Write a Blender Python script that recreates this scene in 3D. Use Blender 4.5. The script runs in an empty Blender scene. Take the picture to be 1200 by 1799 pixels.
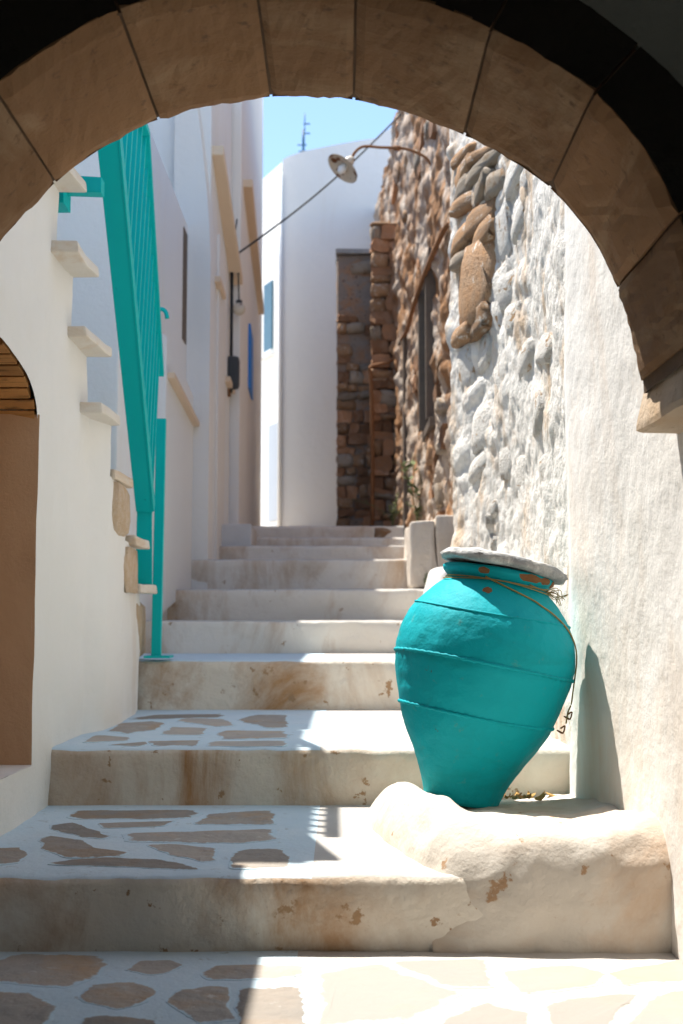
import bpy, bmesh, math, random
from mathutils import Vector, Matrix, noise
random.seed(7)
R = math.radians
# ------------------------------------------------------------------ camera, sky, sun, exposure
F = 2100.0; EYE = 0.85; TH = math.atan(190.5 / F)
scn = bpy.context.scene
col = scn.collection
cam_d = bpy.data.cameras.new('camera'); cam = bpy.data.objects.new('camera', cam_d); col.objects.link(cam)
cam.location = (0, 0, EYE); cam.rotation_euler = (math.pi / 2 + TH, 0, 0)
cam_d.sensor_fit = 'VERTICAL'; cam_d.sensor_height = 36.0; cam_d.lens = 36.0 * F / 1799
cam_d.clip_start = 0.05; cam_d.clip_end = 500
cam_d.dof.use_dof = True; cam_d.dof.focus_distance = 3.75; cam_d.dof.aperture_fstop = 3.6
scn.camera = cam
SUN = Vector((-0.30, 0.30, 1.0)).normalized()
w = bpy.data.worlds.new('World'); scn.world = w; w.use_nodes = True
nt = w.node_tree; nt.nodes.clear()
sky = nt.nodes.new('ShaderNodeTexSky'); sky.sky_type = 'NISHITA'; sky.sun_disc = False
sky.sun_elevation = math.asin(SUN.z); sky.sun_rotation = math.atan2(SUN.x, SUN.y)
sky.air_density = 1.0; sky.dust_density = 0.1; sky.ozone_density = 2.2
bg = nt.nodes.new('ShaderNodeBackground'); bg.inputs[1].default_value = 0.125
wo = nt.nodes.new('ShaderNodeOutputWorld')
nt.links.new(sky.outputs[0], bg.inputs[0]); nt.links.new(bg.outputs[0], wo.inputs[0])
sd = bpy.data.lights.new('sun', 'SUN'); sd.energy = 4.1; sd.angle = R(0.55); sd.color = (1.0, 0.95, 0.87)
so = bpy.data.objects.new('sun', sd); col.objects.link(so); so.location = (-5, 12, 20)
so.rotation_euler = SUN.to_track_quat('Z', 'Y').to_euler()
scn.view_settings.view_transform = 'Standard'; scn.view_settings.look = 'None'
scn.view_settings.exposure = 1.2; scn.view_settings.gamma = 1.0
scn.view_settings.use_curve_mapping = False

# ------------------------------------------------------------------ pixel helpers (direction only; distance from what is touched)
def ray(px, py):
    u = (px - 600) / F; v = (899.5 - py) / F
    return Vector((u, math.cos(TH) - v * math.sin(TH), math.sin(TH) + v * math.cos(TH)))
CAM = Vector((0, 0, EYE))
def atZ(px, py, z): r = ray(px, py); return CAM + r * ((z - EYE) / r.z)
def atY(px, py, y): r = ray(px, py); return CAM + r * (y / r.y)
def atX(px, py, x): r = ray(px, py); return CAM + r * (x / r.x)

# ------------------------------------------------------------------ materials
def N(t, kind, **kw):
    n = t.nodes.new(kind)
    for k, v in kw.items():
        if k.startswith('i_'):
            key = k[2:]; key = int(key) if key.isdigit() else key.replace('_', ' ')
            n.inputs[key].default_value = v
        else: setattr(n, k, v)
    return n
def ramp(t, a, b, src, c0=(0, 0, 0, 1), c1=(1, 1, 1, 1)):
    r = N(t, 'ShaderNodeValToRGB'); e = r.color_ramp.elements
    e[0].position = a; e[1].position = b; e[0].color = c0; e[1].color = c1
    t.links.new(src, r.inputs[0]); return r.outputs[0]
def mixc(t, fac, a, b, blend='MIX'):
    m = N(t, 'ShaderNodeMix', data_type='RGBA', blend_type=blend)
    for s, v in ((0, fac), (6, a), (7, b)):
        if hasattr(v, 'links'): t.links.new(v, m.inputs[s])
        else: m.inputs[s].default_value = (*v, 1) if isinstance(v, tuple) and len(v) == 3 else v
    return m.outputs[2]
def noi(t, vec, scale, detail=5, rough=.55, dist=0):
    n = N(t, 'ShaderNodeTexNoise', i_Scale=scale, i_Detail=detail, i_Roughness=rough, i_Distortion=dist)
    t.links.new(vec, n.inputs['Vector']); return n.outputs[0]
def mapping(t, vec, scale):
    m = N(t, 'ShaderNodeMapping'); m.inputs['Scale'].default_value = scale
    t.links.new(vec, m.inputs[0]); return m.outputs[0]
MATS = {}
def mat(name, base, alt=None, alt_amt=.5, alt_scale=3.0, stain=None, stain_lo=.56, stain_hi=.72, stain_scale=1.6, stretch=(1, 1, .5),
        fine=None, fine_lo=.62, bump=.004, bump_scale=40, bump2=.0, bump2_scale=7, rough=.85, metal=0, rnd=0.0, chips=None, chips_lo=.7, chips_scale=9, xfade=None):
    if name in MATS: return MATS[name]
    m = bpy.data.materials.new(name); m.use_nodes = True; t = m.node_tree
    p = t.nodes['Principled BSDF']; p.inputs['Roughness'].default_value = rough; p.inputs['Metallic'].default_value = metal
    p.inputs['Specular IOR Level'].default_value = .2
    tc = N(t, 'ShaderNodeTexCoord'); oi = N(t, 'ShaderNodeObjectInfo')
    add = N(t, 'ShaderNodeVectorMath', operation='MULTIPLY_ADD')
    t.links.new(oi.outputs['Random'], add.inputs[0]); add.inputs[1].default_value = (37, 19, 53)
    t.links.new(tc.outputs['Object'], add.inputs[2]); vec = add.outputs[0]
    c = base
    if alt: c = mixc(t, ramp(t, .5 - alt_amt * .3, .5 + alt_amt * .3, noi(t, vec, alt_scale, 6, .6)), base, alt)
    if stain:
        s = ramp(t, stain_lo, stain_hi, noi(t, mapping(t, vec, stretch), stain_scale, 8, .68, .6))
        if xfade:
            sx = N(t, 'ShaderNodeSeparateXYZ'); t.links.new(tc.outputs['Object'], sx.inputs[0])
            wob = N(t, 'ShaderNodeMath', operation='MULTIPLY_ADD', i_1=.5); t.links.new(noi(t, vec, 3, 4), wob.inputs[0]); t.links.new(sx.outputs[0], wob.inputs[2])
            mr_ = N(t, 'ShaderNodeMapRange', i_1=xfade[0] + .25, i_2=xfade[1] + .25, i_3=1.0, i_4=.22); t.links.new(wob.outputs[0], mr_.inputs[0])
            mm = N(t, 'ShaderNodeMath', operation='MULTIPLY'); t.links.new(s, mm.inputs[0]); t.links.new(mr_.outputs[0], mm.inputs[1]); s = mm.outputs[0]
        c = mixc(t, s, c, stain)
    if fine:
        c = mixc(t, ramp(t, fine_lo, fine_lo + .1, noi(t, vec, 22, 6, .7, .3)), c, fine)
    if chips:
        c = mixc(t, ramp(t, chips_lo, chips_lo + .03, noi(t, vec, chips_scale, 7, .62)), c, chips)
    if rnd:
        hs = N(t, 'ShaderNodeHueSaturation')
        mr = N(t, 'ShaderNodeMapRange', i_3=1 - rnd, i_4=1 + rnd); t.links.new(oi.outputs['Random'], mr.inputs[0])
        t.links.new(mr.outputs[0], hs.inputs['Value'])
        if hasattr(c, 'links'): t.links.new(c, hs.inputs['Color'])
        else: hs.inputs['Color'].default_value = (*c, 1)
        c = hs.outputs[0]
    if hasattr(c, 'links'): t.links.new(c, p.inputs['Base Color'])
    else: p.inputs['Base Color'].default_value = (*c, 1)
    h = noi(t, vec, bump_scale, 8, .65)
    b = N(t, 'ShaderNodeBump', i_Strength=1.0, i_Distance=bump); t.links.new(h, b.inputs['Height'])
    if bump2:
        b2 = N(t, 'ShaderNodeBump', i_Strength=1.0, i_Distance=bump2)
        t.links.new(noi(t, vec, bump2_scale, 4, .5), b2.inputs['Height']); t.links.new(b2.outputs[0], b.inputs['Normal'])
    t.links.new(b.outputs[0], p.inputs['Normal'])
    MATS[name] = m; return m
PLASTER = mat('lime_plaster', (.84, .82, .79), (.78, .75, .70), .9, 2.2, stain=(.70, .57, .45), stain_lo=.50, stain_hi=.72, stain_scale=1.2, stretch=(1, 1, .35), bump=.003, bump_scale=45, bump2=.006, bump2_scale=6)
PLASTER_L = mat('smooth_lime_plaster', (.82, .81, .785), (.77, .755, .72), .9, 1.5, stain=(.66, .56, .46), stain_lo=.56, stain_hi=.8, stain_scale=.9, stretch=(1, 1, .3), bump=.002, bump_scale=45, bump2=.008, bump2_scale=4)
RISER = mat('stained_riser_plaster', (.73, .68, .60), (.66, .59, .49), .9, 2.6, stain=(.40, .225, .105), stain_lo=.44, stain_hi=.64, stain_scale=1.9, stretch=(1, 1, .45), chips=(.36, .23, .13), chips_lo=.62, chips_scale=13, xfade=(-.15, .35), bump=.005, bump_scale=35, bump2=.018, bump2_scale=8)
RISER_C = mat('clean_riser_plaster', (.83, .785, .71), (.77, .71, .62), .9, 2.2, stain=(.48, .30, .16), stain_lo=.49, stain_hi=.70, stain_scale=1.5, stretch=(1, 1, .4), chips=(.45, .32, .21), chips_lo=.66, chips_scale=12, bump=.004, bump_scale=35, bump2=.015, bump2_scale=8)
JOINT = mat('shaded_blue_limewash', (.54, .68, .76), (.64, .73, .78), .9, 4, fine=(.42, .47, .48), fine_lo=.60, bump=.003, bump_scale=50, bump2=.008, bump2_scale=9)  # real blue tint; lowered tone also paints the shade on the left half
TREAD = mat('worn_white_tread', (.57, .545, .51), (.50, .47, .43), .9, 3, stain=(.60, .47, .36), stain_lo=.62, stain_hi=.8, stretch=(.5, 2, 1), bump=.004, bump_scale=40, bump2=.012, bump2_scale=9)
SLATE = mat('grey_brown_paving', (.42, .36, .30), (.29, .275, .255), 1, 5, stain=(.40, .28, .18), stain_lo=.52, stain_hi=.7, stain_scale=3, fine=(.48, .46, .42), fine_lo=.60, rnd=.4, bump=.005, bump_scale=30, bump2=.02, bump2_scale=10)
SLATE_W = mat('limewashed_paving', (.345, .32, .285), (.31, .295, .275), 1, 4, stain=(.40, .31, .23), stain_lo=.52, stain_hi=.75, rnd=.08, bump=.003, bump_scale=30)
SAND = mat('brown_sandstone', (.30, .168, .082), (.205, .112, .054), 1, 2.2, stain=(.36, .24, .14), stain_lo=.5, stain_hi=.68, stain_scale=1.8, stretch=(.6, 1, 3), fine=(.16, .092, .05), fine_lo=.58, rnd=.24, bump=.003, bump_scale=80, bump2=.008, bump2_scale=9)
DARKFACE = mat('dark_face_stone', (.030, .025, .02), (.05, .042, .034), 1, 6, bump=.006, bump_scale=40)  # much darker colour, given only to the blocks' passage-side faces
OLDPL = mat('old_grey_plaster', (.16, .165, .14), (.11, .112, .10), 1, 3, bump=.006, bump_scale=40)
TEAL_R = mat('teal_metal_paint', (.0, .52, .51), (.0, .47, .47), 1, 3, fine=(.0, .26, .27), fine_lo=.66, rough=.42, bump=.0006, bump_scale=60)
TEAL_P = mat('teal_pot_paint', (.0, .42, .49), (.0, .36, .42), 1, 5, stain=(.0, .30, .33), stain_lo=.50, stain_hi=.74, stain_scale=2.2, stretch=(1, 1, 4), fine=(.05, .34, .35), fine_lo=.62, chips=(.05, .19, .17), chips_lo=.68, chips_scale=14, rough=.65, bump=.003, bump_scale=38, bump2=.012, bump2_scale=7)
RUST = mat('rust_brown', (.20, .085, .035), (.30, .15, .07), 1, 20, bump=.002, bump_scale=60)
def creep(m, white):
    # limewash brushed unevenly over the stone's rim
    t = m.node_tree; p = t.nodes['Principled BSDF']; src = p.inputs['Base Color'].links[0].from_socket
    at = N(t, 'ShaderNodeAttribute', attribute_name='rim'); tc = N(t, 'ShaderNodeTexCoord')
    ad = N(t, 'ShaderNodeMath', operation='MULTIPLY_ADD', i_1=.42); t.links.new(at.outputs['Fac'], ad.inputs[0]); t.links.new(noi(t, tc.outputs['Object'], 17, 7, .7), ad.inputs[2])
    t.links.new(mixc(t, ramp(t, .72, .82, ad.outputs[0]), src, white), p.inputs['Base Color'])
creep(SLATE, (.56, .69, .76)); creep(SLATE_W, (.57, .545, .51))
MARBLE = mat('cream_stone_slab', (.70, .63, .53), (.74, .70, .64), 1, 4, stain=(.60, .42, .25), stain_lo=.5, stain_hi=.75, stain_scale=3, stretch=(1, .5, 3), bump=.004, bump_scale=30)
TANSTONE = mat('bare_tan_stone', (.50, .34, .20), (.62, .52, .41), 1, 7, fine=(.25, .17, .10), fine_lo=.62, rnd=.1, bump=.008, bump_scale=25)
WSTONE = mat('limewashed_rubble', (.77, .74, .69), (.70, .66, .60), 1, 5, stain=(.42, .26, .13), stain_lo=.57, stain_hi=.64, stain_scale=3.2, stretch=(1, 1, 1), rnd=.08, bump=.012, bump_scale=26, bump2=.02, bump2_scale=9)
BSTONE = mat('bare_brown_stone', (.42, .22, .095), (.36, .26, .18), 1, 5, stain=(.66, .60, .52), stain_lo=.56, stain_hi=.64, stain_scale=3, stretch=(1, 1, 1), fine=(.16, .085, .04), fine_lo=.55, rnd=.35, bump=.012, bump_scale=25)
GSTONE = mat('bare_grey_stone', (.33, .28, .22), (.40, .33, .26), 1, 6, stain=(.28, .17, .09), stain_lo=.52, stain_hi=.66, stain_scale=3, rnd=.3, bump=.012, bump_scale=25)
RSTONE = mat('ruin_stone', (.43, .21, .10), (.30, .18, .11), 1, 4, stain=(.46, .29, .19), stain_lo=.5, stain_hi=.66, rnd=.45, bump=.015, bump_scale=18)
MORTAR = mat('earth_mortar', (.085, .055, .036), (.12, .085, .06), 1, 6, bump=.02, bump_scale=20)
GREYREN = mat('grey_render', (.32, .27, .23), (.25, .215, .19), 1, 5, stain=(.38, .22, .13), stain_lo=.48, stain_hi=.62, stain_scale=3.5, stretch=(1, 1, 1.5), fine=(.10, .075, .06), fine_lo=.56, bump=.02, bump_scale=14)
RUINPL = mat('ruin_plaster', (.50, .38, .28), (.58, .52, .45), 1, 2.2, stain=(.36, .19, .09), stain_lo=.44, stain_hi=.56, stain_scale=1.7, stretch=(1, 1, .5), fine=(.12, .075, .05), fine_lo=.57, bump=.03, bump_scale=9)
HOUSE = mat('white_house_paint', (.85, .87, .87), (.81, .825, .825), 1, 1.2, stain=(.78, .75, .70), stain_lo=.54, stain_hi=.78, stain_scale=.8, stretch=(1, 1, .3), bump=.008, bump_scale=12)
HOUSE_W = mat('bounce_warm_house', (.84, .82, .78), (.80, .775, .73), 1, 1.2, stain=(.60, .46, .36), stain_lo=.6, stain_hi=.8, stain_scale=.7, stretch=(1, 1, .35), bump=.008, bump_scale=12)  # warm tone stands in for light bounced onto these walls
LEDGE = mat('painted_bounce_ledge', (.78, .62, .46), (.74, .58, .42), 1, 3, bump=.004)  # peach tone is bounced light from below, put into the colour
BLUE = mat('blue_shutter_paint', (.01, .20, .66), rough=.5, bump=.001)
GLASSY = mat('dusty_window_pane', (.10, .19, .24), (.07, .13, .17), 1, 3, rough=.25, bump=.0005)
DARKM = mat('dark_grey_metal', (.06, .065, .07), rough=.6, bump=.001)
CABLE = mat('cable_black', (.025, .03, .035), rough=.6, bump=.0005)
ENAMEL = mat('chipped_cream_enamel', (.62, .56, .46), (.58, .51, .42), 1, 9, chips=(.16, .06, .02), chips_lo=.56, chips_scale=10, rough=.45, bump=.001)
WOOD = mat('orange_brown_plank', (.55, .29, .10), (.40, .19, .07), 1, 6, stain=(.14, .07, .03), stain_lo=.5, stain_hi=.7, stain_scale=6, stretch=(1.2, 8, 8), rnd=.25, bump=.004, bump_scale=30)
OLDWOOD = mat('grey_window_wood', (.19, .15, .115), (.13, .10, .08), 1, 8, bump=.004, bump_scale=30)
NICHE = mat('brown_niche_plaster', (.64, .43, .275), (.56, .36, .22), 1, 2.5, stain=(.48, .30, .18), stain_lo=.5, stain_hi=.75, bump=.003, bump_scale=70)
WIRE = mat('yellow_wire', (.42, .33, .11), (.28, .17, .07), 1, 30, rough=.6, bump=.0005)
LEAF = mat('dusty_green_leaf', (.10, .15, .06), (.22, .22, .11), 1, 9, rnd=.3, bump=.001)
DRYLEAF = mat('dry_ochre_leaf', (.46, .30, .10), (.40, .22, .08), 1, 9, rnd=.25, bump=.001)
LIDST = mat('pale_lid_stone', (.42, .43, .43), (.27, .28, .29), 1, 7, stain=(.66, .65, .62), stain_lo=.5, stain_hi=.62, stain_scale=5, stretch=(1, 1, 1), fine=(.16, .16, .16), fine_lo=.6, bump=.008, bump_scale=30, bump2=.02, bump2_scale=10)
BENCHM = mat('bench_limewash', (.66, .615, .55), (.59, .53, .45), 1, 2.5, stain=(.50, .30, .16), stain_lo=.48, stain_hi=.76, stain_scale=1.5, stretch=(.8, 1, .8), chips=(.42, .27, .16), chips_lo=.64, chips_scale=10, bump=.005, bump_scale=35, bump2=.012, bump2_scale=6)
EARTH = mat('dusty_lane', (.52, .45, .38), (.44, .36, .29), 1, 2, bump=.01, bump_scale=15)

# ------------------------------------------------------------------ mesh helpers
def add(name, verts, faces, m, parent=None, smooth=False, fm=None):
    me = bpy.data.meshes.new(name); me.from_pydata([tuple(v) for v in verts], [], faces)
    for x in (m if isinstance(m, (list, tuple)) else [m]): me.materials.append(x)
    if fm: me.polygons.foreach_set('material_index', fm)
    if smooth: me.polygons.foreach_set('use_smooth', [True] * len(me.polygons))
    me.update()
    o = bpy.data.objects.new(name, me); col.objects.link(o); o.parent = parent
    return o
def thing(name, label, cat, loc=(0, 0, 0), group=None):
    o = bpy.data.objects.new(name, None); col.objects.link(o); o.location = loc
    o['label'] = label; o['category'] = cat
    if group: o['group'] = group
    return o
def tag(o, label, cat, group=None):
    o['label'] = label; o['category'] = cat
    if group: o['group'] = group
    return o
def struct(o): o['kind'] = 'structure'; return o
def grid(nu, nv, fn, flip=False):
    v = [fn(i / (nu - 1), j / (nv - 1)) for i in range(nu) for j in range(nv)]
    f = []
    for i in range(nu - 1):
        for j in range(nv - 1):
            a = i * nv + j; q = (a, a + nv, a + nv + 1, a + 1)
            f.append(q[::-1] if flip else q)
    return v, f
def boxv(x0, x1, y0, y1, z0, z1):
    v = [(x, y, z) for x in (x0, x1) for y in (y0, y1) for z in (z0, z1)]
    f = [(0, 1, 3, 2), (4, 6, 7, 5), (0, 4, 5, 1), (2, 3, 7, 6), (0, 2, 6, 4), (1, 5, 7, 3)]
    return v, f
def box(name, x0, x1, y0, y1, z0, z1, m, parent=None, bev=0.0, jit=0.0):
    v, f = boxv(min(x0, x1), max(x0, x1), min(y0, y1), max(y0, y1), min(z0, z1), max(z0, z1))
    o = add(name, v, f, m, parent)
    if bev or jit: bevel(o, bev, jit)
    return o
def bevel(o, bev, jit=0.0, seg=2):
    bm = bmesh.new(); bm.from_mesh(o.data)
    bmesh.ops.recalc_face_normals(bm, faces=bm.faces)
    if jit:
        bmesh.ops.subdivide_edges(bm, edges=bm.edges, cuts=3, use_grid_fill=True)
        for vv in bm.verts: vv.co += noise.noise_vector(vv.co * 6) * jit
    if bev:
        es = [e for e in bm.edges if len(e.link_faces) == 2 and e.calc_face_angle() > .6]
        bmesh.ops.bevel(bm, geom=es, offset=bev, segments=seg, affect='EDGES', profile=.6)
    bm.to_mesh(o.data); bm.free()
def hexa(name, pts, m, parent=None, bev=0.0):
    # 8 points: 4 bottom then 4 top (loop order)
    f = [(3, 2, 1, 0), (4, 5, 6, 7), (0, 1, 5, 4), (1, 2, 6, 5), (2, 3, 7, 6), (3, 0, 4, 7)]
    o = add(name, pts, f, m, parent); bevel(o, bev); return o
def bar(name, a, b, wx, wz, m, parent=None, bev=.003):
    a, b = Vector(a), Vector(b); d = (b - a).normalized()
    s = Vector((1, 0, 0)); s = (s - d * s.dot(d)).normalized(); u = s.cross(d).normalized()
    P = []
    for c in (a, b):
        for i, j in ((-1, -1), (1, -1), (1, 1), (-1, 1)): P.append(c + s * (wx / 2 * i) + u * (wz / 2 * j))
    return hexa(name, P, m, parent, bev)
def tube(name, pts, r, m, parent=None, n=8, smooth=True):
    pts = [Vector(p) for p in pts]; V = []; Fc = []
    rr = r if isinstance(r, (list, tuple)) else [r] * len(pts)
    up = Vector((.31, .22, .92)).normalized()
    for i, p in enumerate(pts):
        d = (pts[min(i + 1, len(pts) - 1)] - pts[max(i - 1, 0)]).normalized()
        s = d.cross(up)
        if s.length < .05: s = d.cross(Vector((1, 0, 0)))
        s.normalize(); u = s.cross(d)
        for k in range(n):
            a = 2 * math.pi * k / n; V.append(p + (s * math.cos(a) + u * math.sin(a)) * rr[i])
    for i in range(len(pts) - 1):
        for k in range(n):
            a = i * n + k; b = i * n + (k + 1) % n; Fc.append((a, b, b + n, a + n))
    Fc.append(tuple(range(n))[::-1]); Fc.append(tuple(range((len(pts) - 1) * n, len(pts) * n)))
    return add(name, V, Fc, m, parent, smooth)
def smoothpts(pts, k=6):
    pts = [Vector(p) for p in pts]; out = []
    for i in range(len(pts) - 1):
        p0 = pts[max(i - 1, 0)]; p1 = pts[i]; p2 = pts[i + 1]; p3 = pts[min(i + 2, len(pts) - 1)]
        for j in range(k):
            t = j / k
            out.append(.5 * ((2 * p1) + (p2 - p0) * t + (2 * p0 - 5 * p1 + 4 * p2 - p3) * t * t + (3 * p1 - p0 - 3 * p2 + p3) * t ** 3))
    out.append(pts[-1]); return out
def n1(x, y, z, s, o=3): return noise.fractal(Vector((x, y, z)) * s, 1.0, 2.0, o)
def lerp(t, P):
    if t <= P[0][0]: return P[0][1]
    for (a, b), (c, d) in zip(P, P[1:]):
        if t <= c: return b + (d - b) * (t - a) / (c - a)
    return P[-1][1]
def sstep(a, b, x): t = max(0, min(1, (x - a) / (b - a))); return t * t * (3 - 2 * t)
# shared rough-stone templates (unit size)
STONES = []
for k in range(8):
    bm = bmesh.new(); bmesh.ops.create_cube(bm, size=1.0)
    bmesh.ops.subdivide_edges(bm, edges=bm.edges, cuts=2, use_grid_fill=True)
    for vv in bm.verts:
        c = vv.co; q = c.normalized() * .62
        vv.co = c.lerp(q, .42) + noise.noise_vector(c * 1.7 + Vector((k * 9.1, 3, 1))) * .13
    me = bpy.data.meshes.new('stone'); bm.to_mesh(me); bm.free()
    me.polygons.foreach_set('use_smooth', [True] * len(me.polygons)); STONES.append(me)
ANG = []
for k in range(8):
    bm = bmesh.new(); bmesh.ops.create_cube(bm, size=1.0)
    bmesh.ops.subdivide_edges(bm, edges=bm.edges, cuts=1, use_grid_fill=True)
    for vv in bm.verts:
        c = vv.co.copy(); vv.co = c.lerp(c.normalized() * .62, .26) + noise.noise_vector(c * 2.3 + Vector((k * 5.3, 8, 2))) * .15
    me = bpy.data.meshes.new('stone'); bm.to_mesh(me); bm.free(); ANG.append(me)
STV = {}
def stone(loc, size, rot, m, parent, name='stone'):
    k = random.randrange(8); soft = name == 'boulder' or m is not RSTONE; key = (k, m.name, soft)
    if key not in STV: me = (STONES if soft else ANG)[k].copy(); me.materials.append(m); STV[key] = me
    o = bpy.data.objects.new(name, STV[key]); col.objects.link(o)
    o.location = loc; o.scale = size; o.rotation_euler = rot; o.parent = parent
    return o

# ------------------------------------------------------------------ the ground: landing, stairway, upper lane
LX = -1.7
def slab_from_px(poly, z, m, parent, thick=.018, proud=.0008):
    P = [atZ(x, y, z) for x, y in poly]; Q = []; pc = sum(P, Vector()) / len(P); P = [pc + (p - pc) * 1.15 for p in P]
    for i, p in enumerate(P):
        q = P[(i + 1) % len(P)]; n = max(2, int((q - p).length / .018))
        pr = P[i - 1]
        for j in range(n):
            t = j / n; r = p.lerp(q, t); r = r + noise.noise_vector(r * 11) * .013 + noise.noise_vector(r * 40) * .005
            if j == 0: r = r.lerp((pr + q) / 2, .06)
            Q.append(r)
    n = len(Q); c = sum(Q, Vector()) / n
    top = [(q.x, q.y, z + proud) for q in Q]
    inn = [(c + (q - c) * .80) for q in Q]; inn = [(q.x, q.y, z + proud + .0012 + .0015 * noise.noise(q * 9)) for q in inn]
    bot = [(q.x, q.y, z - thick) for q in Q]
    V = bot + top + inn; Fc = []
    for i in range(n):
        j = (i + 1) % n; Fc.append((i, j, n + j, n + i)); Fc.append((n + i, n + j, 2 * n + j, 2 * n + i))
    Fc.append(tuple(range(2 * n, 3 * n)))
    o = add('paving_stone', V, Fc, m, parent); at = o.data.attributes.new('rim', 'FLOAT', 'POINT')
    at.data.foreach_set('value', [1.0] * (2 * n) + [0.0] * n); return o
def floor_fn(u, v):
    x = -2.2 + 4.4 * u; y = -3 + 6.2 * v
    return (x, y, .0005 * n1(x, y, 0, 2.2))
v, f = grid(60, 80, floor_fn)
fl = struct(add('landing_floor', v, f, [JOINT, TREAD], None, True, [0 if v[q[0]][0] < -.12 else 1 for q in f]))
for P in ([(-20, 1700), (30, 1677), (165, 1682), (182, 1695), (165, 1715), (115, 1732), (-20, 1722)],
          [(227, 1704), (250, 1690), (300, 1688), (317, 1697), (295, 1707), (270, 1712)],
          [(145, 1755), (165, 1732), (220, 1727), (277, 1740), (250, 1762), (205, 1772)],
          [(-25, 1750), (50, 1745), (92, 1770), (80, 1797), (40, 1830), (-25, 1830)],
          [(300, 1762), (320, 1740), (395, 1735), (407, 1790), (350, 1795)],
          [(150, 1790), (180, 1786), (270, 1792), (310, 1840), (140, 1840)],
          [(360, 1710), (385, 1698), (520, 1697), (525, 1712), (480, 1720), (370, 1722)],
          [(425, 1742), (525, 1736), (535, 1800), (530, 1840), (430, 1840)]):
    slab_from_px(P, 0.0003, SLATE, fl)
for P in ([(571, 1712), (667, 1697), (736, 1724), (800, 1745), (720, 1785), (575, 1800)],
          [(690, 1692), (848, 1686), (856, 1732), (790, 1734), (742, 1713)],
          [(890, 1708), (1008, 1697), (1061, 1713), (1040, 1732), (922, 1745)],
          [(965, 1766), (1120, 1746), (1070, 1800), (1000, 1840), (975, 1840)],
          [(780, 1790), (858, 1763), (918, 1779), (930, 1840), (775, 1840)],
          [(1075, 1708), (1215, 1682), (1215, 1723), (1095, 1730)],
          [(1105, 1803), (1157, 1752), (1215, 1742), (1215, 1840), (1110, 1840)],
          [(560, 1815), (700, 1800), (760, 1800), (755, 1850), (560, 1850)]):
    slab_from_px(P, 0.0003, SLATE_W, fl, proud=.0005)
stair = thing('street_stairway', 'long whitewashed street stairway climbing between the houses', 'stairway', (0, 3.17, 0)); stair['kind'] = 'structure'
def step(front, z0, z1, back, xr, mats, xl=LX, nx=110, amp=.012, split=None):
    r = .022
    prof = [(0, z0 - .03), (0.004, z0 + (z1 - z0) * .25), (0, z0 + (z1 - z0) * .5), (0, z0 + (z1 - z0) * .75), (0, z1 - r), (r * .3, z1 - r * .3), (r, z1)]
    L = back - front
    prof += [(r + (L + .06 - r) * k / 10, z1) for k in range(1, 11)]
    V = []; Fc = []; fm = []
    for i in range(nx):
        x = xl + (xr - xl) * i / (nx - 1)
        for k, (dy, z) in enumerate(prof):
            nb = n1(x, z * 2, front, 3.1) * amp; e = n1(x, front, 7, 9, 2) * .006
            lip = 1 if k in (4, 5, 6) else .4
            V.append((x - 0, front + dy + (nb + e * lip) * (1 if k < 8 else .2) - 0, z + (n1(x, front + dy, z, 2.4) * .0006 + (e if k < 9 else 0) * lip * .7 if k > 3 else 0) - 3.17 * 0))
    m = len(prof)
    for i in range(nx - 1):
        xm = (V[i * m][0] + V[(i + 1) * m][0]) / 2
        for k in range(m - 1):
            a = i * m + k; Fc.append((a, a + m, a + m + 1, a + 1))
            right = xm > (split if split is not None else 9)
            fm.append((2 if (split or 0) < -1 else 0) if k < 5 else (3 if right else 1))
    V = [(x, y - 3.17, z) for x, y, z in V]
    return add('step', V, Fc, mats, stair, True, fm)
SM = [RISER, JOINT, RISER_C, TREAD]
SF = [3.17, 4.37, 6.245, 7.54, 8.6, 9.5, 10.4, 11.3, 12.6]
SZ = [0.189, .39, .644, .85, 1.075, 1.335, 1.50, 1.635, 1.845]
steps = []
for i in range(9):
    zb = SZ[i - 1] if i else 0
    bk = SF[i + 1] if i < 8 else 13.4
    split = [-.09, -.08, -.1, -2, -2, -2, -2, -2, -2][i]
    steps.append(step(SF[i], zb, SZ[i], bk, 1.2, SM, split=split, amp=.014 if i < 3 else .02))
T1 = ([(130, 1436), (145, 1425), (330, 1424), (342, 1430), (310, 1438), (150, 1439)], [(175, 1447), (307, 1443), (280, 1452), (190, 1455)],
      [(89, 1451), (127, 1446), (150, 1455), (187, 1469), (180, 1473), (145, 1470), (95, 1458)],
      [(75, 1477), (95, 1471), (145, 1477), (165, 1490), (217, 1497), (200, 1504), (115, 1505), (85, 1492)],
      [(-14, 1492), (37, 1490), (45, 1505), (30, 1515), (-14, 1520)],
      [(231, 1465), (467, 1458), (470, 1475), (415, 1481), (240, 1479)],
      [(262, 1487), (295, 1484), (377, 1491), (374, 1510), (350, 1513), (300, 1502)],
      [(95, 1519), (130, 1511), (200, 1508), (280, 1511), (320, 1520), (345, 1527), (300, 1527), (220, 1522)],
      [(350, 1448), (375, 1430), (475, 1425), (475, 1448)], [(410, 1524), (417, 1500), (440, 1493), (495, 1494), (505, 1510), (500, 1525)])
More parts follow.
